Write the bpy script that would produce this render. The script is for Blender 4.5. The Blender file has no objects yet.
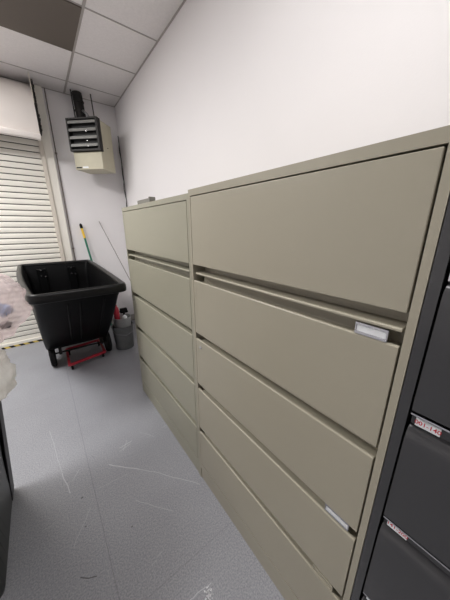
import bpy, bmesh, math, random
from mathutils import Vector, Matrix, noise
random.seed(7)
S = bpy.context.scene
COL = S.collection

# ---------------------------------------------------------------- camera, world, lights, exposure
CAM = Vector((-0.5753, 0.0, 1.5411))
cd = bpy.data.cameras.new('camera')
cd.sensor_fit = 'HORIZONTAL'; cd.sensor_width = 36.0; cd.lens = 36.0 * 240.64 / 450.0
cd.clip_start = 0.02
cam = bpy.data.objects.new('camera', cd); COL.objects.link(cam)
Rm = Matrix(((0.7963115, 0.17626734, -0.57863444),
             (-0.60488201, 0.22825736, -0.76289994),
             (-0.00239677, 0.95751157, 0.28838491)))
cam.matrix_world = Matrix.Translation(CAM) @ Rm.to_4x4()
S.camera = cam

w = bpy.data.worlds.new('world'); S.world = w; w.use_nodes = True
w.node_tree.nodes['Background'].inputs[0].default_value = (0.9, 0.95, 1.0, 1)
w.node_tree.nodes['Background'].inputs[1].default_value = 0.05

S.view_settings.view_transform = 'Standard'
S.view_settings.look = 'None'
S.view_settings.gamma = 1.0
S.view_settings.use_curve_mapping = False
S.view_settings.exposure = 0.0

CEIL = 3.16
# (x, y, size_x, size_y, watts) of the ceiling troffers of the room
LIGHTS = [(-1.81, 3.485, 1.19, 0.58, 28), (-.285, .13, 0.58, 1.19, 14), (-1.81, -2.31, 1.19, 0.58, 1), (-1.81, 2.265, 1.19, 0.58, 64)]

# ---------------------------------------------------------------- helpers
def srgb(r, g, b):
    def f(c):
        c /= 255.0
        return c / 12.92 if c <= 0.04045 else ((c + 0.055) / 1.055) ** 2.4
    return (f(r), f(g), f(b), 1.0)

def mat(name, col, rough=0.5, metal=0.0, var=0.0, vscale=8.0, bump=0.0, bscale=60.0, alpha=1.0, trans=0.0, coat=0.0, spec=0.5, rvar=0.0):
    m = bpy.data.materials.new(name); m.use_nodes = True
    nt = m.node_tree; b = nt.nodes['Principled BSDF']
    b.inputs['Base Color'].default_value = col
    b.inputs['Roughness'].default_value = rough
    b.inputs['Metallic'].default_value = metal
    b.inputs['Alpha'].default_value = alpha
    b.inputs['Transmission Weight'].default_value = trans
    b.inputs['Coat Weight'].default_value = coat
    b.inputs['Specular IOR Level'].default_value = spec
    tc = nt.nodes.new('ShaderNodeTexCoord')
    if var > 0 or rvar > 0:
        n = nt.nodes.new('ShaderNodeTexNoise'); n.inputs['Scale'].default_value = vscale; n.inputs['Detail'].default_value = 6
        nt.links.new(tc.outputs['Object'], n.inputs['Vector'])
        if var > 0:
            r = nt.nodes.new('ShaderNodeMapRange'); r.inputs['From Min'].default_value = 0.3; r.inputs['From Max'].default_value = 0.7
            r.inputs['To Min'].default_value = 1 - var; r.inputs['To Max'].default_value = 1 + var
            nt.links.new(n.outputs['Fac'], r.inputs['Value'])
            mx = nt.nodes.new('ShaderNodeVectorMath'); mx.operation = 'SCALE'; mx.inputs[0].default_value = col[:3]
            nt.links.new(r.outputs['Result'], mx.inputs['Scale']); nt.links.new(mx.outputs['Vector'], b.inputs['Base Color'])
        if rvar > 0:
            r = nt.nodes.new('ShaderNodeMapRange'); r.inputs['To Min'].default_value = rough - rvar; r.inputs['To Max'].default_value = rough + rvar
            nt.links.new(n.outputs['Fac'], r.inputs['Value']); nt.links.new(r.outputs['Result'], b.inputs['Roughness'])
    if bump > 0:
        n2 = nt.nodes.new('ShaderNodeTexNoise'); n2.inputs['Scale'].default_value = bscale; n2.inputs['Detail'].default_value = 4
        nt.links.new(tc.outputs['Object'], n2.inputs['Vector'])
        bp = nt.nodes.new('ShaderNodeBump'); bp.inputs['Strength'].default_value = bump; bp.inputs['Distance'].default_value = 0.004
        nt.links.new(n2.outputs['Fac'], bp.inputs['Height']); nt.links.new(bp.outputs['Normal'], b.inputs['Normal'])
    return m

def box(bm, x0, x1, y0, y1, z0, z1):
    vs = [bm.verts.new((x, y, z)) for x in (x0, x1) for y in (y0, y1) for z in (z0, z1)]
    for f in ((0, 1, 3, 2), (4, 6, 7, 5), (0, 4, 5, 1), (2, 3, 7, 6), (0, 2, 6, 4), (1, 5, 7, 3)):
        bm.faces.new([vs[i] for i in f])
    return vs

def prism_y(bm, prof, y0, y1):
    """extrude a closed (x, z) outline along y"""
    a = [bm.verts.new((x, y0, z)) for x, z in prof]; b = [bm.verts.new((x, y1, z)) for x, z in prof]
    n = len(prof)
    for i in range(n):
        bm.faces.new((a[i], a[(i + 1) % n], b[(i + 1) % n], b[i]))
    bm.faces.new(a[::-1]); bm.faces.new(b)

def prism_x(bm, prof, x0, x1):
    a = [bm.verts.new((x0, y, z)) for y, z in prof]; b = [bm.verts.new((x1, y, z)) for y, z in prof]
    n = len(prof)
    for i in range(n):
        bm.faces.new((a[i], a[(i + 1) % n], b[(i + 1) % n], b[i]))
    bm.faces.new(a[::-1]); bm.faces.new(b)

def tube(bm, pts, r, seg=12, caps=True):
    pts = [Vector(p) for p in pts]
    rs = r if isinstance(r, (list, tuple)) else [r] * len(pts)
    rings = []
    up = Vector((0, 0, 1))
    for i, p in enumerate(pts):
        t = (pts[min(i + 1, len(pts) - 1)] - pts[max(i - 1, 0)]).normalized()
        a = t.cross(up)
        if a.length < 1e-3: a = t.cross(Vector((1, 0, 0)))
        a.normalize(); b = t.cross(a).normalized()
        rings.append([bm.verts.new(p + (a * math.cos(k * 2 * math.pi / seg) + b * math.sin(k * 2 * math.pi / seg)) * rs[i]) for k in range(seg)])
    for i in range(len(rings) - 1):
        for k in range(seg):
            bm.faces.new((rings[i][k], rings[i][(k + 1) % seg], rings[i + 1][(k + 1) % seg], rings[i + 1][k]))
    if caps:
        bm.faces.new(rings[0][::-1]); bm.faces.new(rings[-1])

def lathe(bm, prof, c=(0, 0, 0), axis='z', seg=32, close=False):
    rings = []
    for r, h in prof:
        ring = []
        for k in range(seg):
            t = 2 * math.pi * k / seg
            if axis == 'z': p = (c[0] + r * math.cos(t), c[1] + r * math.sin(t), c[2] + h)
            elif axis == 'x': p = (c[0] + h, c[1] + r * math.cos(t), c[2] + r * math.sin(t))
            else: p = (c[0] + r * math.cos(t), c[1] + h, c[2] + r * math.sin(t))
            ring.append(bm.verts.new(p))
        rings.append(ring)
    n = len(rings)
    for i in range(n if close else n - 1):
        j = (i + 1) % n
        for k in range(seg):
            bm.faces.new((rings[i][k], rings[i][(k + 1) % seg], rings[j][(k + 1) % seg], rings[j][k]))
    if not close:
        bm.faces.new(rings[0][::-1]); bm.faces.new(rings[-1])

def obj(name, bm, m, parent=None, smooth=False, bevel=0.0, loc=None, seg=2):
    bmesh.ops.remove_doubles(bm, verts=bm.verts, dist=1e-6)
    bmesh.ops.recalc_face_normals(bm, faces=bm.faces)
    me = bpy.data.meshes.new(name)
    if loc is not None:
        bmesh.ops.translate(bm, verts=bm.verts, vec=-Vector(loc))
    bm.to_mesh(me); bm.free()
    o = bpy.data.objects.new(name, me); COL.objects.link(o)
    if loc is not None: o.location = loc
    for q in (m if isinstance(m, (list, tuple)) else [m]): me.materials.append(q)
    if smooth:
        for p in me.polygons: p.use_smooth = True
        if smooth != 'all':
            me.set_sharp_from_angle(angle=math.radians(38))
    if bevel > 0:
        md = o.modifiers.new('bevel', 'BEVEL'); md.width = bevel; md.segments = seg; md.limit_method = 'ANGLE'; md.angle_limit = math.radians(40)
    if parent is not None:
        bpy.context.view_layer.update()
        o.parent = parent
        o.matrix_parent_inverse = Matrix.Identity(4)
        if parent.type == 'EMPTY' or True:
            o.location = Vector(o.location) - world_loc(parent)
    return o

def world_loc(o):
    l = Vector(o.location)
    while o.parent: o = o.parent; l += Vector(o.location)
    return l

def thing(name, label, cat, loc=(0, 0, 0), group=None):
    o = bpy.data.objects.new(name, None); COL.objects.link(o)
    o.location = loc; o.empty_display_size = 0.1
    o['label'] = label; o['category'] = cat
    if group: o['group'] = group
    return o

def tag(o, label, cat, group=None, kind=None):
    o['label'] = label; o['category'] = cat
    if group: o['group'] = group
    if kind: o['kind'] = kind
    return o

def struct(name, bm, m, parent=None, **k):
    o = obj(name, bm, m, parent, **k)
    if parent is None: o['kind'] = 'structure'
    return o
NB = bmesh.new

# ---------------------------------------------------------------- materials
M = {}
M['wall'] = mat('wall_paint', srgb(239, 236, 237), 0.7, var=0.012, vscale=1.5, bump=0.10, bscale=140)
M['ceiling'] = mat('ceiling_tile', srgb(238, 234, 233), 0.9, var=0.03, vscale=60, bump=0.25, bscale=180)
M['tbar'] = mat('ceiling_grid', srgb(178, 172, 168), 0.6)
M['darkpanel'] = mat('dark_panel', srgb(104, 96, 88), 0.55, var=0.04, vscale=160)
M['beige'] = mat('beige_enamel', srgb(166, 160, 143), 0.36, var=0.01, vscale=3, bump=0.05, bscale=420)
M['beige_green'] = mat('beige_green_enamel', srgb(158, 155, 138), 0.38, var=0.01, vscale=3, bump=0.05, bscale=420)
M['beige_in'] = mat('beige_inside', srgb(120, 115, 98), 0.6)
M['charcoal'] = mat('charcoal_enamel', srgb(58, 58, 60), 0.25, coat=.35, var=0.03, vscale=4, bump=0.05, bscale=420)
M['chrome'] = mat('chrome', (0.75, 0.75, 0.77, 1), 0.22, metal=1.0)
M['steel'] = mat('dull_steel', (0.35, 0.35, 0.36, 1), 0.4, metal=0.9)
M['paper'] = mat('white_card', srgb(236, 238, 240), 0.6)
M['red_ink'] = mat('red_ink', srgb(200, 36, 52), 0.6)
M['blackplastic'] = mat('black_polyethylene', srgb(15, 15, 16), 0.4, var=0.15, vscale=5, spec=.05, bump=0.1, bscale=90, rvar=0.08)
M['rimplastic'] = mat('black_rim', srgb(16, 16, 17), 0.34, spec=.3, bump=0.12, bscale=70)
M['rubber'] = mat('black_rubber', srgb(16, 16, 17), 0.8, spec=.25, var=0.1, vscale=20)
M['redpaint'] = mat('red_paint', srgb(186, 46, 62), 0.4, var=0.08, vscale=30)
M['doorwhite'] = mat('door_white', srgb(240, 236, 226), 0.45, var=0.02, vscale=8)
M['hood'] = mat('hood_white', srgb(226, 219, 214), 0.42, var=0.02, vscale=4)
M['guide'] = mat('door_guide', srgb(214, 206, 194), 0.5, var=0.04, vscale=12)
M['darkgap'] = mat('dark_bracket_groove_shade', srgb(48, 45, 42), 0.6, var=0.2, vscale=30)
M['heater'] = mat('heater_enamel', srgb(192, 186, 164), 0.5, var=0.03, vscale=14)
M['heater_dark'] = mat('heater_dark', srgb(24, 24, 24), 0.6)
M['louver'] = mat('louver_grey', srgb(140, 140, 137), 0.35, metal=0.2)
M['duct'] = mat('dark_duct', srgb(40, 38, 37), 0.55, metal=0.3, var=0.2, vscale=25)
M['green'] = mat('green_handle', srgb(24, 112, 88), 0.4)
M['yellow'] = mat('yellow_sleeve', srgb(236, 196, 60), 0.45)
M['grey_rod'] = mat('grey_rod', srgb(120, 112, 108), 0.5)
M['bucket'] = mat('bucket_grey', srgb(104, 106, 107), 0.4, var=0.1, vscale=14)
M['tub'] = mat('cloudy_tub', srgb(190, 192, 192), 0.35, trans=0.35, alpha=0.8, var=0.08, vscale=14)
M['can'] = mat('can_grey', srgb(66, 68, 68), 0.5, var=0.1, vscale=8, bump=0.05)
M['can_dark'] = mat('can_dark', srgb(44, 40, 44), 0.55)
M['whitebox'] = mat('pale_box', srgb(122, 120, 114), 0.6)

def floor_mat():
    m = bpy.data.materials.new('vinyl_floor'); m.use_nodes = True; nt = m.node_tree; b = nt.nodes['Principled BSDF']
    tc = nt.nodes.new('ShaderNodeTexCoord')
    n = nt.nodes.new('ShaderNodeTexNoise'); n.inputs['Scale'].default_value = 150; n.inputs['Detail'].default_value = 5
    nt.links.new(tc.outputs['Object'], n.inputs['Vector'])
    cr = nt.nodes.new('ShaderNodeValToRGB'); cr.color_ramp.elements[0].position = 0.32; cr.color_ramp.elements[0].color = srgb(133, 134, 140)
    cr.color_ramp.elements[1].position = 0.68; cr.color_ramp.elements[1].color = srgb(167, 168, 174)
    nt.links.new(n.outputs['Fac'], cr.inputs['Fac'])
    n2 = nt.nodes.new('ShaderNodeTexNoise'); n2.inputs['Scale'].default_value = 2.2; n2.inputs['Detail'].default_value = 7
    nt.links.new(tc.outputs['Object'], n2.inputs['Vector'])
    mr = nt.nodes.new('ShaderNodeMapRange'); mr.inputs['From Min'].default_value = 0.3; mr.inputs['From Max'].default_value = 0.7; mr.inputs['To Min'].default_value = 0.93; mr.inputs['To Max'].default_value = 1.06
    nt.links.new(n2.outputs['Fac'], mr.inputs['Value'])
    sc = nt.nodes.new('ShaderNodeVectorMath'); sc.operation = 'SCALE'
    nt.links.new(cr.outputs['Color'], sc.inputs[0]); nt.links.new(mr.outputs['Result'], sc.inputs['Scale'])
    # fine light scuffs
    mp = nt.nodes.new('ShaderNodeMapping'); mp.inputs['Rotation'].default_value = (0, 0, 0.9); mp.inputs['Scale'].default_value = (3, 60, 1)
    nt.links.new(tc.outputs['Object'], mp.inputs['Vector'])
    n3 = nt.nodes.new('ShaderNodeTexNoise'); n3.inputs['Scale'].default_value = 1.6; n3.inputs['Detail'].default_value = 3
    nt.links.new(mp.outputs['Vector'], n3.inputs['Vector'])
    m3 = nt.nodes.new('ShaderNodeMapRange'); m3.inputs['From Min'].default_value = 0.69; m3.inputs['From Max'].default_value = 0.75; m3.inputs['To Max'].default_value = 0.35
    nt.links.new(n3.outputs['Fac'], m3.inputs['Value'])
    mx = nt.nodes.new('ShaderNodeMix'); mx.data_type = 'RGBA'
    nt.links.new(m3.outputs['Result'], mx.inputs[0]); nt.links.new(sc.outputs['Vector'], mx.inputs[6]); mx.inputs[7].default_value = srgb(205, 205, 210)
    # sheet seams: thin dark lines, x = -0.565 (+1.83) and y = 0.71 (+1.83)
    sep = nt.nodes.new('ShaderNodeSeparateXYZ'); nt.links.new(tc.outputs['Object'], sep.inputs[0])
    prev = mx.outputs[2]
    for ax, off, st in (('X', -0.565, 0.28), ('Y', 0.705, 0.2)):
        a = nt.nodes.new('ShaderNodeMath'); a.operation = 'SUBTRACT'; nt.links.new(sep.outputs[ax], a.inputs[0]); a.inputs[1].default_value = off - 0.915
        p = nt.nodes.new('ShaderNodeMath'); p.operation = 'FLOORED_MODULO'; nt.links.new(a.outputs[0], p.inputs[0]); p.inputs[1].default_value = 1.83
        d = nt.nodes.new('ShaderNodeMath'); d.operation = 'SUBTRACT'; nt.links.new(p.outputs[0], d.inputs[0]); d.inputs[1].default_value = 0.915
        e = nt.nodes.new('ShaderNodeMath'); e.operation = 'ABSOLUTE'; nt.links.new(d.outputs[0], e.inputs[0])
        l = nt.nodes.new('ShaderNodeMapRange'); l.inputs['From Min'].default_value = 0.0008; l.inputs['From Max'].default_value = 0.0035; l.inputs['To Min'].default_value = st; l.inputs['To Max'].default_value = 0
        nt.links.new(e.outputs[0], l.inputs['Value'])
        k = nt.nodes.new('ShaderNodeMix'); k.data_type = 'RGBA'; nt.links.new(l.outputs['Result'], k.inputs[0]); nt.links.new(prev, k.inputs[6]); k.inputs[7].default_value = srgb(70, 68, 72)
        prev = k.outputs[2]
    nt.links.new(prev, b.inputs['Base Color'])
    b.inputs['Roughness'].default_value = 0.42
    bp = nt.nodes.new('ShaderNodeBump'); bp.inputs['Strength'].default_value = 0.12; bp.inputs['Distance'].default_value = 0.002
    nt.links.new(n.outputs['Fac'], bp.inputs['Height']); nt.links.new(bp.outputs['Normal'], b.inputs['Normal'])
    return m
M['floor'] = floor_mat()

def bag_mat(name, col, opacity, rough=0.25):
    m = bpy.data.materials.new(name); m.use_nodes = True; nt = m.node_tree
    b = nt.nodes['Principled BSDF']; out = nt.nodes['Material Output']
    b.inputs['Base Color'].default_value = col; b.inputs['Roughness'].default_value = rough
    tr = nt.nodes.new('ShaderNodeBsdfTranslucent'); tr.inputs['Color'].default_value = col
    m1 = nt.nodes.new('ShaderNodeMixShader'); m1.inputs[0].default_value = 0.4
    nt.links.new(b.outputs[0], m1.inputs[1]); nt.links.new(tr.outputs[0], m1.inputs[2])
    tp = nt.nodes.new('ShaderNodeBsdfTransparent'); tp.inputs['Color'].default_value = (1, 0.97, 0.97, 1)
    m2 = nt.nodes.new('ShaderNodeMixShader')
    tc = nt.nodes.new('ShaderNodeTexCoord'); n = nt.nodes.new('ShaderNodeTexNoise'); n.inputs['Scale'].default_value = 9; n.inputs['Detail'].default_value = 5; n.inputs['Distortion'].default_value = 1.5
    nt.links.new(tc.outputs['Object'], n.inputs['Vector'])
    mr = nt.nodes.new('ShaderNodeMapRange'); mr.inputs['From Min'].default_value = 0.3; mr.inputs['From Max'].default_value = 0.7
    mr.inputs['To Min'].default_value = opacity - 0.15; mr.inputs['To Max'].default_value = min(1, opacity + 0.15)
    nt.links.new(n.outputs['Fac'], mr.inputs['Value']); nt.links.new(mr.outputs['Result'], m2.inputs[0])
    nt.links.new(tp.outputs[0], m2.inputs[1]); nt.links.new(m1.outputs[0], m2.inputs[2])
    bp = nt.nodes.new('ShaderNodeBump'); bp.inputs['Strength'].default_value = 0.6; bp.inputs['Distance'].default_value = 0.01
    nt.links.new(n.outputs['Fac'], bp.inputs['Height']); nt.links.new(bp.outputs['Normal'], b.inputs['Normal'])
    nt.links.new(m2.outputs[0], out.inputs['Surface'])
    return m
M['pinkbag'] = bag_mat('pink_clear_bag', srgb(242, 230, 231), 0.45, .18)
M['whitebag'] = bag_mat('white_liner', srgb(250, 250, 247), 0.9, 0.3)

def hazard_mat():
    m = bpy.data.materials.new('hazard_stripe'); m.use_nodes = True; nt = m.node_tree; b = nt.nodes['Principled BSDF']
    tc = nt.nodes.new('ShaderNodeTexCoord'); sep = nt.nodes.new('ShaderNodeSeparateXYZ'); nt.links.new(tc.outputs['Object'], sep.inputs[0])
    a = nt.nodes.new('ShaderNodeMath'); a.operation = 'ADD'; nt.links.new(sep.outputs['X'], a.inputs[0]); nt.links.new(sep.outputs['Z'], a.inputs[1])
    p = nt.nodes.new('ShaderNodeMath'); p.operation = 'FLOORED_MODULO'; nt.links.new(a.outputs[0], p.inputs[0]); p.inputs[1].default_value = 0.10
    g = nt.nodes.new('ShaderNodeMath'); g.operation = 'GREATER_THAN'; nt.links.new(p.outputs[0], g.inputs[0]); g.inputs[1].default_value = 0.05
    k = nt.nodes.new('ShaderNodeMix'); k.data_type = 'RGBA'; nt.links.new(g.outputs[0], k.inputs[0]); k.inputs[6].default_value = srgb(30, 28, 24); k.inputs[7].default_value = srgb(226, 200, 110)
    nt.links.new(k.outputs[2], b.inputs['Base Color']); b.inputs['Roughness'].default_value = 0.6
    return m
M['hazard'] = hazard_mat()

# ---------------------------------------------------------------- room shell
X0, X1, Y0, Y1 = -4.2, 0.62, -3.2, 4.12
bm = NB(); box(bm, X0 - .1, X1 + .1, Y0 - .1, Y1 + .1, -.1, 0); struct('floor', bm, M['floor'])
bm = NB(); box(bm, X0 - .1, X1 + .1, Y0 - .1, Y1 + .1, CEIL, CEIL + .1); struct('ceiling', bm, M['ceiling'])
bm = NB(); box(bm, X1, X1 + .1, Y0 - .1, Y1 + .1, 0, CEIL); struct('wall_right', bm, M['wall'])
bm = NB(); box(bm, X0, X1, Y1, Y1 + .1, 0, CEIL); struct('wall_back', bm, M['wall'])
bm = NB(); box(bm, X0 - .1, X0, Y0 - .1, Y1 + .1, 0, CEIL); struct('wall_left', bm, M['wall'])
bm = NB(); box(bm, X0, X1, Y0 - .1, Y0, 0, CEIL); struct('wall_front', bm, M['wall'])
# suspended ceiling grid
bm = NB()
gx = [0.02 + .61 * k for k in range(-6, 1)]
gy = [2.57 + .61 * k for k in range(-9, 3)]
for x in gx: box(bm, x - .010, x + .010, Y0, Y1, CEIL - .006, CEIL + .004)
for y in gy: box(bm, X0, X1, y - .0055, y + .0055, CEIL - .004, CEIL + .004)
box(bm, X1 - .012, X1, Y0, Y1, CEIL - .006, CEIL + .004); box(bm, X0, X1, Y1 - .010, Y1, CEIL - .006, CEIL + .004)
struct('trim_1', bm, M['tbar'])
# dark panel lying in the grid
bm = NB(); box(bm, -1.188, .010, 2.578, 3.172, CEIL - .012, CEIL - .0005)
tag(obj('ceiling_panel', bm, M['darkpanel']), 'dark brown-grey rectangular panel set among the white ceiling tiles', 'ceiling panel')

# ceiling troffers that light the room
def troffer(i, x, y, sx, sy, watts):
    t = thing('ceiling_light', ['white ceiling light fixture nearest the roller door', 'white ceiling light fixture above the filing cabinets aisle', 'white ceiling light fixture at the rear of the room', 'white ceiling light fixture above the trash bags'][i], 'ceiling light', (x, y, CEIL))
    bm = NB()
    for a in ((x - sx / 2, x + sx / 2, y - sy / 2, y - sy / 2 + .02), (x - sx / 2, x + sx / 2, y + sy / 2 - .02, y + sy / 2),
              (x - sx / 2, x - sx / 2 + .02, y - sy / 2, y + sy / 2), (x + sx / 2 - .02, x + sx / 2, y - sy / 2, y + sy / 2)):
        box(bm, *a, CEIL - .03, CEIL - .001)
    obj('frame', bm, M['guide'], t)
    m = bpy.data.materials.get('lit_diffuser')
    if not m:
        m = bpy.data.materials.new('lit_diffuser'); m.use_nodes = True
        b = m.node_tree.nodes['Principled BSDF']; b.inputs['Emission Color'].default_value = (1, .98, .95, 1); b.inputs['Emission Strength'].default_value = 3.0
    bm = NB(); box(bm, x - sx / 2 + .02, x + sx / 2 - .02, y - sy / 2 + .02, y + sy / 2 - .02, CEIL - .016, CEIL - .002)
    obj('diffuser', bm, m, t)
    ld = bpy.data.lights.new('tube_light', 'AREA'); ld.shape = 'RECTANGLE'; ld.size = sx - .05; ld.size_y = sy - .05; ld.energy = watts; ld.color = (1.0, .985, .97)
    lo = bpy.data.objects.new('tube_light', ld); COL.objects.link(lo); lo.parent = t; lo.location = (0, 0, -.022)
for i, a in enumerate(LIGHTS): troffer(i, *a)

# ---------------------------------------------------------------- roller door
DX1 = -.350; DX0 = -3.4; DY = 4.09
prof = []
z = 0.06; step = .068; k = 0
while z < 2.62:
    for t in range(5):
        f = t / 5
        prof.append((DY - (.003 + .0025 * math.sin(math.pi * f) ** .8) if t else DY - .002, z + (f + (.0 if t else .0)) * step * .83))
    prof.append((DY - .002, z + step * .83)); prof.append((DY + .008, z + step * .835)); prof.append((DY + .008, z + step * .995))
    z += step
front = prof[:]
back = [(DY + .012, front[-1][1]), (DY + .012, front[0][1])]
bm = NB(); prism_x(bm, front + back, DX0, DX1)
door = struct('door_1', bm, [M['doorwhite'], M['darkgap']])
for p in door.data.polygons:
    if abs(p.center.y - (DY + .008)) < .0005 and abs(p.normal.y) > .9: p.material_index = 1  # groove backs coloured dark, shade between the slats painted in
bm = NB(); box(bm, DX0, DX1, DY - .03, DY + .012, .025, .065)
struct('bottom_rail', bm, M['doorwhite'], door, bevel=.004)
bm = NB(); box(bm, DX0, DX1 + .04, DY - .034, DY + .012, .001, .024)
struct('hazard_strip', bm, M['hazard'], door)
for gx0, gx1 in ((-.352, -.308), (DX0 - .045, DX0)):
    bm = NB(); box(bm, gx0, gx1, DY - .035, Y1 - .001, 0, 2.95)
    struct('guide', bm, M['guide'], door, bevel=.003)
hp = [(4.118, 3.15), (4.05, 3.125), (3.97, 3.08), (3.89, 3.0), (3.84, 2.9), (3.805, 2.80), (3.805, 2.70), (3.835, 2.572),
      (3.80, 2.572), (3.772, 2.555), (3.768, 2.53), (3.778, 2.508), (3.80, 2.50), (3.83, 2.512), (3.845, 2.57), (3.85, 2.78), (3.87, 2.90), (3.92, 2.98), (3.99, 3.05), (4.118, 3.11)]
bm = NB(); prism_x(bm, hp, DX0 - .05, -.332)
struct('hood', bm, M['hood'], door, smooth=True)
bm = NB(); box(bm, -.331, -.300, 3.93, 4.118, 2.62, 3.14); box(bm, -.333, -.322, 3.86, 3.94, 2.60, 3.0)
random.seed(3)
for q in range(14):
    zz = 2.64 + q * .035; box(bm, -.322, -.292 - random.random() * .010, 3.90 + random.random() * .02, 3.95, zz, zz + .02)
struct('bracket', bm, M['darkgap'], door)
bm = NB(); box(bm, -.335, -.327, 3.83, 3.845, 2.88, CEIL - .001); struct('hanger', bm, M['guide'], door)
# jamb trim
bm = NB(); box(bm, -.307, -.212, 4.075, Y1 - .0005, 0, CEIL - .007)
struct('trim_2', bm, M['doorwhite'], bevel=.004)
bm = NB(); tube(bm, [(-.182, 4.108, 0.0), (-.182, 4.108, CEIL - .007)], .006, 10)
for zz in (2.45, 1.25): box(bm, -.194, -.170, 4.100, 4.119, zz, zz + .02)
tag(obj('conduit', bm, M['grey_rod'], smooth=True), 'thin grey conduit running up the white wall beside the door jamb', 'pipe')
# baseboards
bm = NB(); box(bm, -.20, X1 - .001, Y1 - .008, Y1 - .0005, 0, .1); struct('baseboard_back', bm, M['tbar'])
bm = NB(); box(bm, X1 - .008, X1 - .0005, 2.2, Y1 - .01, 0, .1); struct('baseboard_right', bm, M['tbar'])

# ---------------------------------------------------------------- beige lateral filing cabinets
def label_holder(parent, yc, zc, wdt=.072, h=.026, m='chrome', card=True, x=-.001):
    bm = NB()
    y0, y1 = yc - wdt / 2, yc + wdt / 2
    box(bm, x, x + .003, y0, y1, zc - h / 2, zc + h / 2)
    box(bm, x - .004, x, y0, y1, zc - h / 2, zc - h / 2 + .0055)
    box(bm, x - .004, x, y0, y1, zc + h / 2 - .006, zc + h / 2)
    box(bm, x - .003, x, y0, y0 + .003, zc - h / 2, zc + h / 2); box(bm, x - .003, x, y1 - .003, y1, zc - h / 2, zc + h / 2)
    o = obj('label_holder', bm, M[m], parent); 
    if m == 'chrome': o['label'] = 'clear chrome-edged label holder with blank white card'
    if card:
        bm = NB(); box(bm, x - .0018, x - .0004, y0 + .0035, y1 - .0035, zc - h / 2 + .006, zc + h / 2 - .0065)
        obj('card', bm, M['paper'], o)
    return o

def lateral_file(label, ya, yb, top, label_rows, lock_y, group, paint='beige'):
    """front at x = 0, from y = ya (near) to yb (far)"""
    D = .47; B = M[paint]
    t = thing('filing_cabinet', label, 'filing cabinet', (D / 2, (ya + yb) / 2, 0), group)
    bm = NB()
    s = .0165
    box(bm, 0, D, ya, ya + s, 0.0, top); box(bm, 0, D, yb - s, yb, 0.0, top)
    box(bm, 0, D, ya + s, yb - s, top - .026, top); box(bm, D - .01, D, ya + s, yb - s, 0, top - .026)
    box(bm, .0, D, ya + s, yb - s, .085, .122)
    box(bm, .0045, .02, ya + s, yb - s, 0, .086)
    obj('body', bm, B, t)
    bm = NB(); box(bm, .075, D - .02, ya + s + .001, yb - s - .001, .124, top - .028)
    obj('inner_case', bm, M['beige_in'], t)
    g = .0045
    a, b = ya + s + g, yb - s - g * .6
    # flip-up door
    bm = NB(); box(bm, .0, .018, a, b, 1.372, top - .026 - .004)
    obj('door', bm, B, t, bevel=.002)
    # pull-out shelf with finger recess above and below
    bm = NB()
    prism_y(bm, [(0, 1.329), (0, 1.334), (.003, 1.337), (.054, 1.337), (.056, 1.390), (.064, 1.390), (.064, 1.328), (.004, 1.328)], a + .001, b - .022)
    obj('pull_out_shelf', bm, B, t, bevel=.0008)
    rows = [(1.020, 1.296), (.712, .986), (.408, .676), (.128, .372)]
    for i, (z0, z1) in enumerate(rows):
        bm = NB()
        prism_y(bm, [(0, z0), (0, z1 - .004), (.0015, z1 - .001), (.004, z1), (.011, z1), (.012, z1 - .009), (.044, z1 - .009), (.052, z1 + .020), (.054, z1 + .050), (.062, z1 + .050), (.062, z0 + .02), (.016, z0)], a, b - .022)
        prism_y(bm, [(0, z0), (0, z1 - .004), (.0015, z1 - .001), (.004, z1), (.011, z1), (.012, z1 - .009), (.016, z1 - .012), (.016, z0)], b - .0222, b)
        d = obj('drawer', bm, B, t, bevel=.0014)
        if i in label_rows:
            if i == 3:
                label_holder(d, ya + .088, z1 + .016, .074, .026, 'beige', False, x=.004)
            elif i == 2:
                label_holder(d, ya + .080, z1 + .020, .074, .026, 'chrome', True, x=.006)
            else:
                label_holder(d, ya + .080, z1 + .015, .070, .028, 'chrome', True, x=.003)
        if i == 1:
            bm = NB(); lathe(bm, [(.0075, -.003), (.0075, 0), (.006, .0), (.006, .006)], (0, lock_y, z1 - .035), 'x', 20)
            for v in bm.verts: v.co.x = -v.co.x if v.co.x > 0 else v.co.x
            lk = obj('lock', bm, M['chrome'], d, smooth=True)
            lk['label'] = 'small round silver key lock'
    return t
lateral_file('taller beige steel filing cabinet nearer the viewer, with two chrome label holders', .1235, 1.031, 1.702, (0, 2, 3), .962, 'beige steel filing cabinets')
lateral_file('slightly lower beige steel filing cabinet by the black cart and bucket', 1.032, 2.100, 1.689, (), 2.045, 'beige steel filing cabinets', 'beige_green')

# small grey item lying on top of the far cabinet
bm = NB(); box(bm, .06, .10, 1.67, 1.90, 1.690, 1.730)
box(bm, .058, .102, 1.655, 1.672, 1.690, 1.737)
tag(obj('tray', bm, M['whitebox'], bevel=.004), 'small grey tray lying on top of the farther beige filing cabinet', 'tray')

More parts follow.
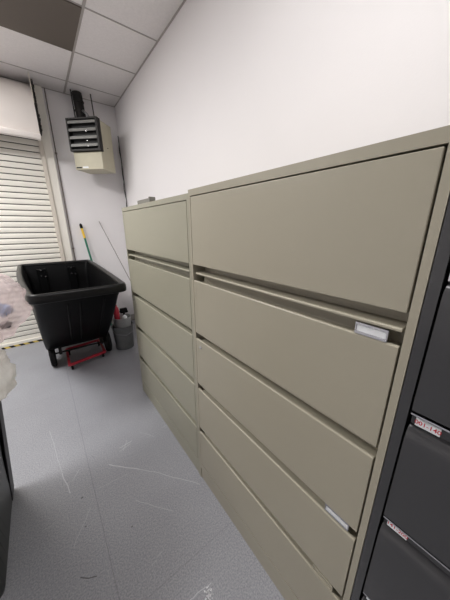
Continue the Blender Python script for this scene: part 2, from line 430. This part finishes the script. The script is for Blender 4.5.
# ---------------------------------------------------------------- charcoal cabinet
def text_mesh(name, body, size, m, parent, origin, zoff):
    cu = bpy.data.curves.new(name, 'FONT'); cu.body = body; cu.size = size; cu.extrude = 0; cu.align_x = 'CENTER'; cu.align_y = 'CENTER'; cu.offset = size * .012
    tmp = bpy.data.objects.new('tmp', cu); COL.objects.link(tmp)
    bpy.context.view_layer.update()
    me = bpy.data.meshes.new_from_object(tmp.evaluated_get(bpy.context.evaluated_depsgraph_get()))
    bpy.data.objects.remove(tmp)
    # text plane: +x of text -> -y of world, +y -> +z, facing -x
    for v in me.vertices:
        a, b, _ = v.co
        v.co = Vector((0, -a, b))
    me.materials.clear(); me.materials.append(m)
    o = bpy.data.objects.new(name, me); COL.objects.link(o); o.parent = parent; o.location = Vector(origin) - world_loc(parent)
    return o
def dark_cabinet():
    ya, yb, D, top = -.80, .1215, .47, 1.80
    t = thing('filing_cabinet', 'charcoal grey steel filing cabinet with red-numbered labels beside the beige one', 'filing cabinet', (D / 2, (ya + yb) / 2, 0))
    C = M['charcoal']; s = .0195
    bm = NB()
    box(bm, 0, D, ya, ya + s, 0, top); box(bm, 0, D, yb - s, yb, 0, top); box(bm, 0, D, ya + s, yb - s, top - .02, top); box(bm, D - .01, D, ya + s, yb - s, .2, top - .02)
    box(bm, .004, D, ya + s, yb - s, 0, .20)
    obj('body', bm, C, t)
    bm = NB(); box(bm, .08, D - .02, ya + s + .001, yb - s - .001, .201, top - .021); obj('inner_case', bm, M['heater_dark'], t)
    a, b = ya + s + .003, yb - s - .0055
    tops = [.531, .846, 1.161, 1.476, 1.776]
    lower = [.206] + [q + .004 for q in tops[:-1]]
    texts = ['201-260', '141-200', '001-140', '', '']
    for i, (z0, z1) in enumerate(zip(lower, tops)):
        bm = NB()
        arc = [(.013 - .021 * math.sin(q * math.pi / 18), z1 - .072 + .038 * math.cos(q * math.pi / 18)) for q in range(0, 10)]
        prof = [(-.008, z0 + .006)] + arc[::-1] + [(.013, z1 - .032),
                (.009, z1 - .0315), (.009, z1 - .004), (-.002, z1 - .003), (-.002, z1), (.050, z1), (.050, z0 + .006)]
        prism_y(bm, prof, a, b)
        d = obj('drawer', bm, C, t, smooth=True, bevel=.0008)
        bm = NB(); box(bm, -.0035, .004, a, b, z1 - .0028, z1 + .0010)
        e = obj('edge_strip', bm, M['chrome'], d); e['label'] = 'bright bare metal edge along the drawer top'
        if i == 3:
            bm = NB(); box(bm, .0065, .0088, b - .09, b, z1 - .029, z1 - .004); obj('label_plate', bm, M['chrome'], d)
        if i < 4:
            yc = .0670; zc = z1 - .0212
            bm = NB(); box(bm, .0078, .0089, yc - .021, yc + .021, zc - .0098, zc + .0095) if i < 3 else box(bm, .0052, .0062, yc - .02, yc + .02, zc - .0088, zc + .0088)
            l = obj('label', bm, M['paper'], d); l['label'] = 'white label with red number range' if texts[i] else 'blank white label'
            if texts[i] and i in (1, 2):
                text_mesh('number', texts[i], .0135, M['red_ink'], l, (.0076, yc, zc - .0008), 0)
dark_cabinet()

# ---------------------------------------------------------------- unit heater in the corner
def heater():
    P0 = Vector((-.016, 3.88, 0)); P1 = Vector((.254, 3.618, 0)); P2 = Vector((.449, 3.82, 0))
    u = (P1 - P0).normalized(); v = Vector((-u.y, u.x, 0))
    W = (P1 - P0).length; DD = (P2 - P1).dot(v)
    T = Matrix(((u.x, v.x, 0, P0.x), (u.y, v.y, 0, P0.y), (0, 0, 1, 0), (0, 0, 0, 1)))
    t = thing('unit_heater', 'beige box heater with black louvred front hung high in the corner', 'heater', (.2, 3.85, 2.253))
    def put(name, bm, m, par=t, **k):
        bmesh.ops.transform(bm, matrix=T, verts=bm.verts); return obj(name, bm, m, par, **k)
    bm = NB(); box(bm, 0, W, .04, DD, 2.255, 2.80); box(bm, 0, W, .0, .05, 2.253, 2.448)
    put('casing', bm, M['heater'], bevel=.004)
    bm = NB(); box(bm, .012, W - .012, .02, .041, 2.46, 2.79); put('cavity', bm, M['heater_dark'])
    bm = NB()
    z0, z1 = 2.452, 2.806
    for a in ((-.012, W + .012, z0, z0 + .022), (-.012, W + .012, z1 - .018, z1)): box(bm, a[0], a[1], -.035, .035, a[2], a[3])
    for a in ((-.012, .006), (W - .014, W + .012)): box(bm, a[0], a[1], -.035, .035, z0 + .02, z1 - .016)
    put('louver_frame', bm, M['duct'], bevel=.002)
    for k in range(4):
        zc = 2.500 + k * .082
        bm = NB()
        a = [(-.034, zc + .0), (-.036, zc + .004), (-.030, zc + .030), (.012, zc + .046), (.014, zc + .040), (-.022, zc + .022), (-.028, zc)]
        prism_x(bm, a, .008, W - .016)
        put('louver', bm, M['louver'])
    for zz in (2.50, 2.56, 2.66):
        bm = NB(); lathe(bm, [(.004, 0), (.004, .004)], (W * .62, -.037, zz), 'y', 10); put('screw', bm, M['chrome'])
    bm = NB(); box(bm, .012, .085, -.002, .001, 2.268, 2.283); n = put('nameplate', bm, M['heater_dark']); n['label'] = 'small black maker plate'
    bm = NB(); box(bm, .10, .175, -.002, .001, 2.268, 2.288); n = put('nameplate', bm, M['paper']); n['label'] = 'small white sticker'
    bm = NB(); lathe(bm, [(.006, 0), (.006, .004)], (W + .002, .15, 2.52), 'x', 10); put('screw', bm, M['heater_dark'])
heater()
bm = NB(); tube(bm, [(.155, 3.98, 2.803), (.150, 3.985, 2.95), (.142, 4.0, CEIL - .007)], .056, 20)
for zz in (2.86, 2.95, 3.05): lathe(bm, [(.060, 0), (.060, .012)], (.148, 3.985, zz), 'z', 20)
f = tag(obj('flue_pipe', bm, M['duct'], smooth=True), 'dark vent pipe rising from the heater to the ceiling', 'pipe')
bm = NB(); tube(bm, [(.225, 3.86, 2.818), (.225, 3.865, 2.86), (.20, 3.885, 2.91), (.165, 3.91, 2.945)], .014, 12)
tag(obj('flexible_conduit', bm, M['steel'], smooth='all'), 'bent grey conduit beside the dark vent pipe above the heater', 'pipe')
for (x, y, x2, y2, lab) in ((.29, 3.90, .285, 3.93, 'thin steel rod hanging the heater, right of the vent pipe'), (.075, 3.93, .07, 3.95, 'thin steel rod hanging the heater, left of the vent pipe')):
    bm = NB(); tube(bm, [(x, y, 2.802), (x2, y2, CEIL - .007)], .007, 8); lathe(bm, [(.014, 0), (.014, .02)], (x, y, 2.803), 'z', 10)
    tag(obj('hanger_rod', bm, M['duct'], smooth=True), lab, 'rod', 'rods hanging the heater')
# dark cable running down the right wall in the corner
bm = NB()
pts = []
for k in range(24):
    f = k / 23; pts.append((.603 + .004 * math.sin(k * 1.7), 4.06 - .05 * f + .012 * math.sin(k * .9), 2.79 - 1.6 * f))
tube(bm, pts, .005, 8)
pts = [(.606, 4.075 - .10 * math.sin(f * 3.1) * .3 - .06 * f, 2.79 - 1.55 * f) for f in [k / 20 for k in range(21)]]
tube(bm, pts, .004, 8)
tag(obj('cable', bm, M['duct'], smooth=True), 'dark cables hanging down the white wall beside the heater', 'cable')

# ---------------------------------------------------------------- broom handle and thin rod
t = thing('broom_handle', 'green pole with yellow sleeve and black tip leaning on the back wall', 'broom', (.14, 3.98, 0))
top = Vector((-.045, 4.085, 1.60)); bot = Vector((.145, 3.98, 0.0)); d = (top - bot)
bm = NB(); tube(bm, [bot, bot + d * .875], .013, 12); obj('pole', bm, M['green'], t, smooth=True)
bm = NB(); tube(bm, [bot + d * .875, bot + d * .96], .0155, 12); obj('sleeve', bm, M['yellow'], t, smooth=True)
bm = NB(); tube(bm, [bot + d * .96, bot + d * .975, bot + d * .99, bot + d], [.016, .019, .017, .009], 12); obj('tip', bm, M['rubber'], t, smooth=True)
bm = NB(); tube(bm, [(.205, 4.108, 1.632), (.39, 3.60, .86), (.588, 3.06, 0.004)], .0045, 8)
tag(obj('metal_rod', bm, M['grey_rod'], smooth=True), 'long thin grey rod leaning against the back wall behind the bucket', 'rod')

# ---------------------------------------------------------------- bucket with odds and ends
bx, by = .128, 3.17
t = thing('bucket', 'grey plastic bucket standing between the black cart and beige cabinet', 'bucket', (bx, by, 0))
bm = NB(); lathe(bm, [(.108, 0), (.112, .004), (.128, .300), (.136, .302), (.138, .318), (.134, .322), (.127, .318), (.122, .30), (.104, .012), (.0, .010)][:-1], (bx, by, 0), 'z', 36)
obj('shell', bm, M['bucket'], t, smooth=True)
bm = NB(); tube(bm, [(bx - .137, by, .29), (bx - .11, by - .09, .235), (bx, by - .145, .215), (bx + .11, by - .09, .235), (bx + .137, by, .29)], .003, 8)
obj('handle', bm, M['steel'], t, smooth=True)
bm = NB(); lathe(bm, [(.085, .014), (.09, .02), (.108, .41), (.115, .415), (.115, .43), (.106, .43), (.086, .03)], (bx + .005, by, 0), 'z', 32)
tag(obj('plastic_tub', bm, M['tub'], smooth=True), 'cloudy clear plastic tub nested inside the grey bucket', 'tub')
bm = NB(); lathe(bm, [(.03, .032), (.034, .04), (.034, .53), (.03, .56), (.016, .58), (.016, .60), (.014, .602)], (bx - .055, by - .01, 0), 'z', 20)
o = tag(obj('bottle', bm, M['redpaint'], smooth=True), 'red bottle sticking up from the tub in the bucket', 'bottle')
bm = NB(); tube(bm, [(bx + .03, by + .02, .036), (bx + .045, by + .03, .50)], .012, 10)
box(bm, bx - .005, bx + .09, by - .005, by + .055, .47, .50); box(bm, bx + .0, bx + .085, by + .0, by + .05, .50, .53)
tag(obj('hand_brush', bm, M['rubber'], bevel=.006), 'black hand brush standing head up in the bucket', 'brush')
bm = NB(); tube(bm, [(bx + .02, by - .05, .036), (bx + .025, by - .055, .44), (bx + .03, by - .06, .46)], [.032, .032, .014], 14)
tag(obj('bottle', bm, M['paper'], smooth=True), 'short white bottle in front of the black brush in the bucket', 'bottle')

# ---------------------------------------------------------------- black tilt truck
def rrect(cx0, cx1, cx2, cx3, y0, y1, r, n=6):
    """front edge x cx0..cx1 at y0, back edge x cx2..cx3 at y1; rounded corners"""
    cs = [Vector((cx0, y0)), Vector((cx1, y0)), Vector((cx3, y1)), Vector((cx2, y1))]
    pts = []
    for i, c in enumerate(cs):
        p = (cs[i - 1] - c).normalized(); q = (cs[(i + 1) % 4] - c).normalized()
        a = c + p * r; b = c + q * r
        for k in range(n + 1):
            f = k / n
            pts.append((1 - f) ** 2 * a + 2 * f * (1 - f) * c + f * f * b)
    # extra points along the straight runs for smoother sides
    out = []
    for i, p in enumerate(pts):
        out.append(p)
        q = pts[(i + 1) % len(pts)]
        if (q - p).length > .2:
            for k in range(1, 8): out.append(p + (q - p) * k / 8)
    return out
def loft(bm, rings, close_first=False, close_last=False):
    vr = [[bm.verts.new(p) for p in r] for r in rings]
    n = len(vr[0])
    for i in range(len(vr) - 1):
        for k in range(n):
            bm.faces.new((vr[i][k], vr[i][(k + 1) % n], vr[i + 1][(k + 1) % n], vr[i + 1][k]))
    if close_first: bm.faces.new(vr[0][::-1])
    if close_last: bm.faces.new(vr[-1])
def truck():
    t = thing('tilt_truck', 'large black plastic tilt cart standing before the white roller door', 'cart', (-.37, 3.15, 0))
    RZ = 1.10
    def outline(z, ins=0.0):
        f = (RZ - z) / .88          # 0 rim .. 1 bottom
        y0 = 2.035 + ins + 1.03 * max(0, f) ** 1.12 + .05 * max(0, min(1, f * 8))
        y1 = 3.97 - ins - .16 * f - .03 * min(1, f * 8)
        fl, fr = -.690 + ins, -.055 - ins
        bl, br = -.815 + ins, -.020 - ins
        ff = max(0, f); s = min(1, ff * 8)
        return rrect(fl - .01 * ff + .022 * s, fr - .005 * ff - .022 * s, bl + .09 * ff + .025 * s, br - .05 * ff - .02 * s, y0, y1, max(.02, .065 - ins * .6))
    def bulge(pts, amt):   # left and right sides bow outward slightly
        r = []
        for p in pts:
            g = math.sin(math.pi * max(0, min(1, (p.y - 2.05) / 1.9)))
            r.append(Vector((p.x - amt * g if p.x < -.4 else p.x + amt * g * .3, p.y)))
        return r
    def R(z, ins=0, am=.03): return [Vector((p.x, p.y, z)) for p in bulge(outline(z, ins), am)]
    bm = NB()
    levels = [.22, .24, .30, .40, .55, .70, .85, .95, 1.02]
    rings = [R(.215, .04)] + [R(z, .0 if z > .23 else .012) for z in levels[1:]]
    rings += [R(1.075, .005), R(1.075, .030), R(1.0, .034)]
    rings += [R(z, .032) for z in (.85, .65, .45, .30, .26)]
    rings += [R(.255, .10)]
    loft(bm, rings, True, True)
    tub = obj('tub', bm, M['blackplastic'], t, smooth='all')
    tub.data.set_sharp_from_angle(angle=math.radians(50))
    # rolled rim
    bm = NB()
    def RR(z, out):
        pts = bulge(outline(RZ), .03); c = Vector((sum(p.x for p in pts) / len(pts), sum(p.y for p in pts) / len(pts)))
        res = []
        n = len(pts)
        for i, p in enumerate(pts):
            tg = (pts[(i + 1) % n] - pts[i - 1]).normalized(); nn = Vector((tg.y, -tg.x))
            res.append(Vector((p.x + nn.x * out, p.y + nn.y * out, z)))
        return res
    prof = [(-.034, 1.072), (-.033, 1.088), (-.026, 1.100), (-.010, 1.106), (.004, 1.103), (.010, 1.090), (.012, 1.060), (.010, 1.040), (.004, 1.036), (-.004, 1.042), (-.006, 1.068)]
    loft(bm, [RR(z, o) for o, z in prof] + [RR(prof[0][1], prof[0][0])])
    obj('rim', bm, M['rimplastic'], t, smooth='all')
    # moulded ribs on the nose
    for xx in (-.47, -.38, -.20):
        bm = NB(); seg = []
        for z in (.96, .85, .7, .55, .42, .34):
            y = outline(z)[0].y
            ys = 2.035 + 1.03 * ((RZ - z) / .88) ** 1.12 + .05
            seg.append((xx + (1.0 - z) * .02, ys, z))
        tube(bm, seg, [.006, .010, .011, .011, .010, .005], 10)
        obj('rib', bm, M['blackplastic'], t, smooth=True)
    # stiffening channels and bolts inside the back wall
    for xx in (-.59, -.26):
        bm = NB(); box(bm, xx - .06, xx + .04, 3.835, 3.875, .45, 1.04); obj('channel', bm, M['blackplastic'], t, bevel=.012)
        for (dx, zz) in ((-.015, 1.03), (-.02, .955), (.025, .945)):
            bm = NB(); lathe(bm, [(.011, 0), (.011, .006), (.006, .010)], (xx + dx, 3.825, zz), 'y', 12); obj('bolt', bm, M['chrome'], t, smooth=True)
    # wheels, axle and casters
    for xx in (-.695, -.108):
        bm = NB(); lathe(bm, [(.09, 0), (.128, .002), (.14, .012), (.14, .048), (.128, .058), (.09, .06)], (xx, 3.19, .14), 'x', 36)
        wh = obj('wheel', bm, M['rubber'], t, smooth=True)
        bm = NB(); lathe(bm, [(.088, .008), (.088, .052)], (xx, 3.19, .14), 'x', 24); hb = obj('hub', bm, M['steel'], wh, smooth=True)
    bm = NB(); tube(bm, [(-.70, 3.19, .14), (-.03, 3.19, .14)], .010, 12)
    for xx in (-.60, -.16): box(bm, xx, xx + .03, 3.15, 3.23, .13, .225)
    obj('axle', bm, M['duct'], t, smooth=True)
    for xx in (-.60, -.16):
        bm = NB(); lathe(bm, [(.05, 0), (.06, .006), (.06, .03), (.05, .036)], (xx, 3.72, .06), 'x', 24); c = obj('caster', bm, M['rubber'], t, smooth=True)
        bm = NB(); box(bm, xx - .008, xx + .044, 3.69, 3.75, .118, .222); box(bm, xx - .008, xx - .002, 3.70, 3.74, .05, .12); box(bm, xx + .038, xx + .044, 3.70, 3.74, .05, .12)
        obj('fork', bm, M['duct'], c)
truck()

# red dolly frame on the floor below the cart
t = thing('dolly', 'low red metal dolly frame on the floor under the black cart', 'dolly', (-.33, 3.18, 0))
bm = NB()
def bar(a, b, w=.012, h=.014):
    a = Vector(a); b = Vector(b); d = (b - a).normalized(); n = Vector((-d.y, d.x, 0)) * w
    vs = [bm.verts.new(p + n * s + Vector((0, 0, q))) for p in (a, b) for s in (-1, 1) for q in (-h, h)]
    for f in ((0, 1, 3, 2), (4, 6, 7, 5), (0, 4, 5, 1), (2, 3, 7, 6), (0, 2, 6, 4), (1, 5, 7, 3)): bm.faces.new([vs[i] for i in f])
zf = .075
c4 = [(-.530, 2.93, zf), (-.150, 3.02, zf), (-.135, 3.43, zf), (-.520, 3.38, zf)]
for i in range(4): bar(c4[i], c4[(i + 1) % 4], .013 if i % 2 else .010)
obj('frame', bm, M['redpaint'], t, bevel=.002)
for (x, y, _) in c4:
    x += .02 if x < -.3 else -.02; y += .03 if y < 3.2 else -.03
    bm = NB(); lathe(bm, [(.022, 0), (.028, .004), (.028, .018), (.022, .022)], (x - .011, y, .028), 'x', 18); box(bm, x - .014, x + .014, y - .012, y + .012, .050, .064)
    obj('caster', bm, M['rubber'], t)

# ---------------------------------------------------------------- slim trash can with bags
t = thing('trash_can', 'dark grey slim trash can at the left edge, lined with a white bag', 'trash can', (-1.10, 1.37, 0))
def canring(z, w, l, r=.05): return [Vector((p.x, p.y, z)) for p in rrect(-1.10 - w, -1.10 + w, -1.10 - w, -1.10 + w, 1.365 - l, 1.365 + l, r)]
bm = NB()
loft(bm, [canring(0, .138, .283), canring(.02, .142, .287), canring(.70, .205, .335), canring(.705, .218, .35), canring(.76, .220, .352), canring(.76, .198, .33), canring(.10, .138, .28)], True, True)
obj('body', bm, M['can'], t, smooth=True)
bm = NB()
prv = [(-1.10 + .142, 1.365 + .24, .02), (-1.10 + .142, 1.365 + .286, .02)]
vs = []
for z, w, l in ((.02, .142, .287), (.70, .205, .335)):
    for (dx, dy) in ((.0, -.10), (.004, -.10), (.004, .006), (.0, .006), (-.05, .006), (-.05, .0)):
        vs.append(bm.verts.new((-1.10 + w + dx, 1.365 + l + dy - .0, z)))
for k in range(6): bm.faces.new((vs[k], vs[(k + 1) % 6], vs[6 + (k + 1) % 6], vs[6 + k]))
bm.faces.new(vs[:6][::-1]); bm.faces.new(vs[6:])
lb = NB(); loft(lb, [canring(.60, .182, .312), canring(.745, .192, .322), canring(.763, .197, .328), canring(.768, .212, .344), canring(.762, .224, .356), canring(.72, .226, .358), canring(.72, .2215, .3535), canring(.7605, .2205, .3525), canring(.7615, .1965, .3275), canring(.59, .180, .310)], True, True)
obj('liner', lb, M['whitebag'], t, smooth='all')
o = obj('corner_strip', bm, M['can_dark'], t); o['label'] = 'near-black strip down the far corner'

def blob(name, c, r, m, seed, amp, fold, label, cat, flat=None):
    bm = NB(); bmesh.ops.create_icosphere(bm, subdivisions=5, radius=1)
    for v in bm.verts:
        n = v.co.normalized()
        q = n * 2.1 + Vector((seed, seed * 2, 0))
        k = 1 + amp * noise.noise(q) + amp * .5 * noise.noise(q * 2.3)
        k += fold * (abs(noise.noise(q * 3.1)) - .2) + fold * .5 * abs(noise.noise(Vector((math.atan2(n.y, n.x) * 4, n.z * 1.5, seed))))
        v.co = Vector((n.x * r[0], n.y * r[1], n.z * r[2])) * k
        if flat is not None and v.co.z < flat: v.co.z = flat + (v.co.z - flat) * .1
        v.co += Vector(c)
    return tag(obj(name, bm, m, smooth='all'), label, cat)
wb = blob('trash_bag', (-1.070, 1.40, .905), (.292, .38, .165), M['whitebag'], 3.3, .10, .10, 'white plastic bag bulging over the top of the dark grey trash can', 'trash bag', flat=-.13)
pb = blob('trash_bag', (-.975, 1.50, 1.20), (.290, .30, .22), M['pinkbag'], 8.1, .14, .08, 'pinkish see-through bag of rubbish lying on top of the white bag', 'trash bag', flat=-.165)
cb = mat('blue_packet', srgb(70, 120, 175), .4); cw = mat('cream_paper', srgb(220, 200, 190), .6); cp = mat('pink_paper', srgb(226, 150, 160), .5); ck = mat('dark_packet', srgb(50, 46, 50), .5)
def crumple(name, c, r, m, seed, label, cat):
    bm = NB(); bmesh.ops.create_icosphere(bm, subdivisions=3, radius=1)
    for v in bm.verts:
        n = v.co.copy(); k = 1 + .5 * noise.noise(n * 1.8 + Vector((seed, 0, seed)))
        v.co = Vector((n.x * r[0], n.y * r[1], n.z * r[2])) * k + Vector(c)
    return tag(obj(name, bm, m), label, cat)
crumple('packet', (-.765, 1.45, 1.18), (.04, .045, .032), cb, 2, 'crumpled blue packet inside the pinkish bag', 'packet')
crumple('crumpled_paper', (-.86, 1.33, 1.12), (.07, .05, .05), cw, 5, 'crumpled cream paper inside the pinkish bag', 'paper')
crumple('crumpled_paper', (-.86, 1.44, 1.29), (.06, .07, .045), cp, 9, 'crumpled pink paper near the top of the pinkish bag', 'paper')
crumple('packet', (-.765, 1.46, 1.105), (.022, .03, .016), ck, 12, 'dark flat packet low inside the pinkish bag', 'packet')

# ---------------------------------------------------------------- marks on the floor
bm = NB()
def strip(pts, w):
    pts = [Vector((p[0], p[1], 0)) for p in pts]
    for a, b in zip(pts, pts[1:]):
        d = (b - a).normalized(); n = Vector((-d.y, d.x, 0)) * w / 2
        z = Vector((0, 0, .0004))
        bm.faces.new([bm.verts.new(q + z) for q in (a - n, b - n, b + n, a + n)])
random.seed(11)
for a, b, w_ in (((-.761, 2.057), (-.713, 1.59), .002), ((-.713, 1.59), (-.685, 1.413), .005), ((-.454, 1.471), (-.30, 1.31), .006), ((-.30, 1.31), (-.202, 1.201), .003),
                 ((-.202, 1.201), (-.031, .981), .003), ((-.36, 1.56), (-.27, 1.57), .004), ((-.345, 1.52), (-.30, 1.60), .003), ((-.37, 1.53), (-.29, 1.55), .003),
                 ((-.66, 1.50), (-.62, 1.55), .003), ((-.382, 1.135), (-.23, .946), .002), ((-.547, 1.341), (-.365, 1.325), .0015), ((-.323, .589), (-.221, .577), .004),
                 ((-.70, 1.10), (-.60, 1.25), .002), ((-.20, 1.62), (-.12, 1.5), .0015)):
    a = Vector((*a, 0)); b = Vector((*b, 0)); pts = [a]
    for k in range(1, 6):
        p = a + (b - a) * k / 6; pts.append(p + Vector((random.uniform(-1, 1), random.uniform(-1, 1), 0)) * .003)
    strip(pts + [b], w_)
tag(obj('floor_scratches', bm, mat('scratch_white', srgb(186, 186, 192), .6)), 'pale scratches scattered across the grey vinyl floor', 'scratches', kind='stuff')
bm = NB()
for k in range(46):
    f = random.random(); p = Vector((-.248 + random.gauss(0, .007), .575 - .04 * f + random.gauss(0, .004), 0)); r = random.uniform(.0012, .0035)
    n = 6; bm.faces.new([bm.verts.new((p.x + r * math.cos(6.283 * q / n) * random.uniform(.6, 1.4), p.y + r * math.sin(6.283 * q / n) * random.uniform(.6, 1.4), .0006)) for q in range(n)])
tag(obj('white_crumbs', bm, mat('crumb_white', srgb(240, 240, 244), .6)), 'small splash of white flecks on the floor near the near cabinet', 'spill', kind='stuff')
bm = NB()
for (x, y, r) in ((-.631, 1.341, .006), (-.638, 1.164, .004), (-.439, 1.013, .0045), (-.53, 1.6, .003)):
    bm.faces.new([bm.verts.new((x + r * 1.3 * math.cos(6.283 * q / 8), y + r * .7 * math.sin(6.283 * q / 8), .0006)) for q in range(8)])
strip([(-.69, .956), (-.66, .93), (-.628, .915)], .004)
tag(obj('dark_specks', bm, mat('speck_dark', srgb(92, 90, 94), .6)), 'a few small dark specks on the grey floor', 'specks', kind='stuff')
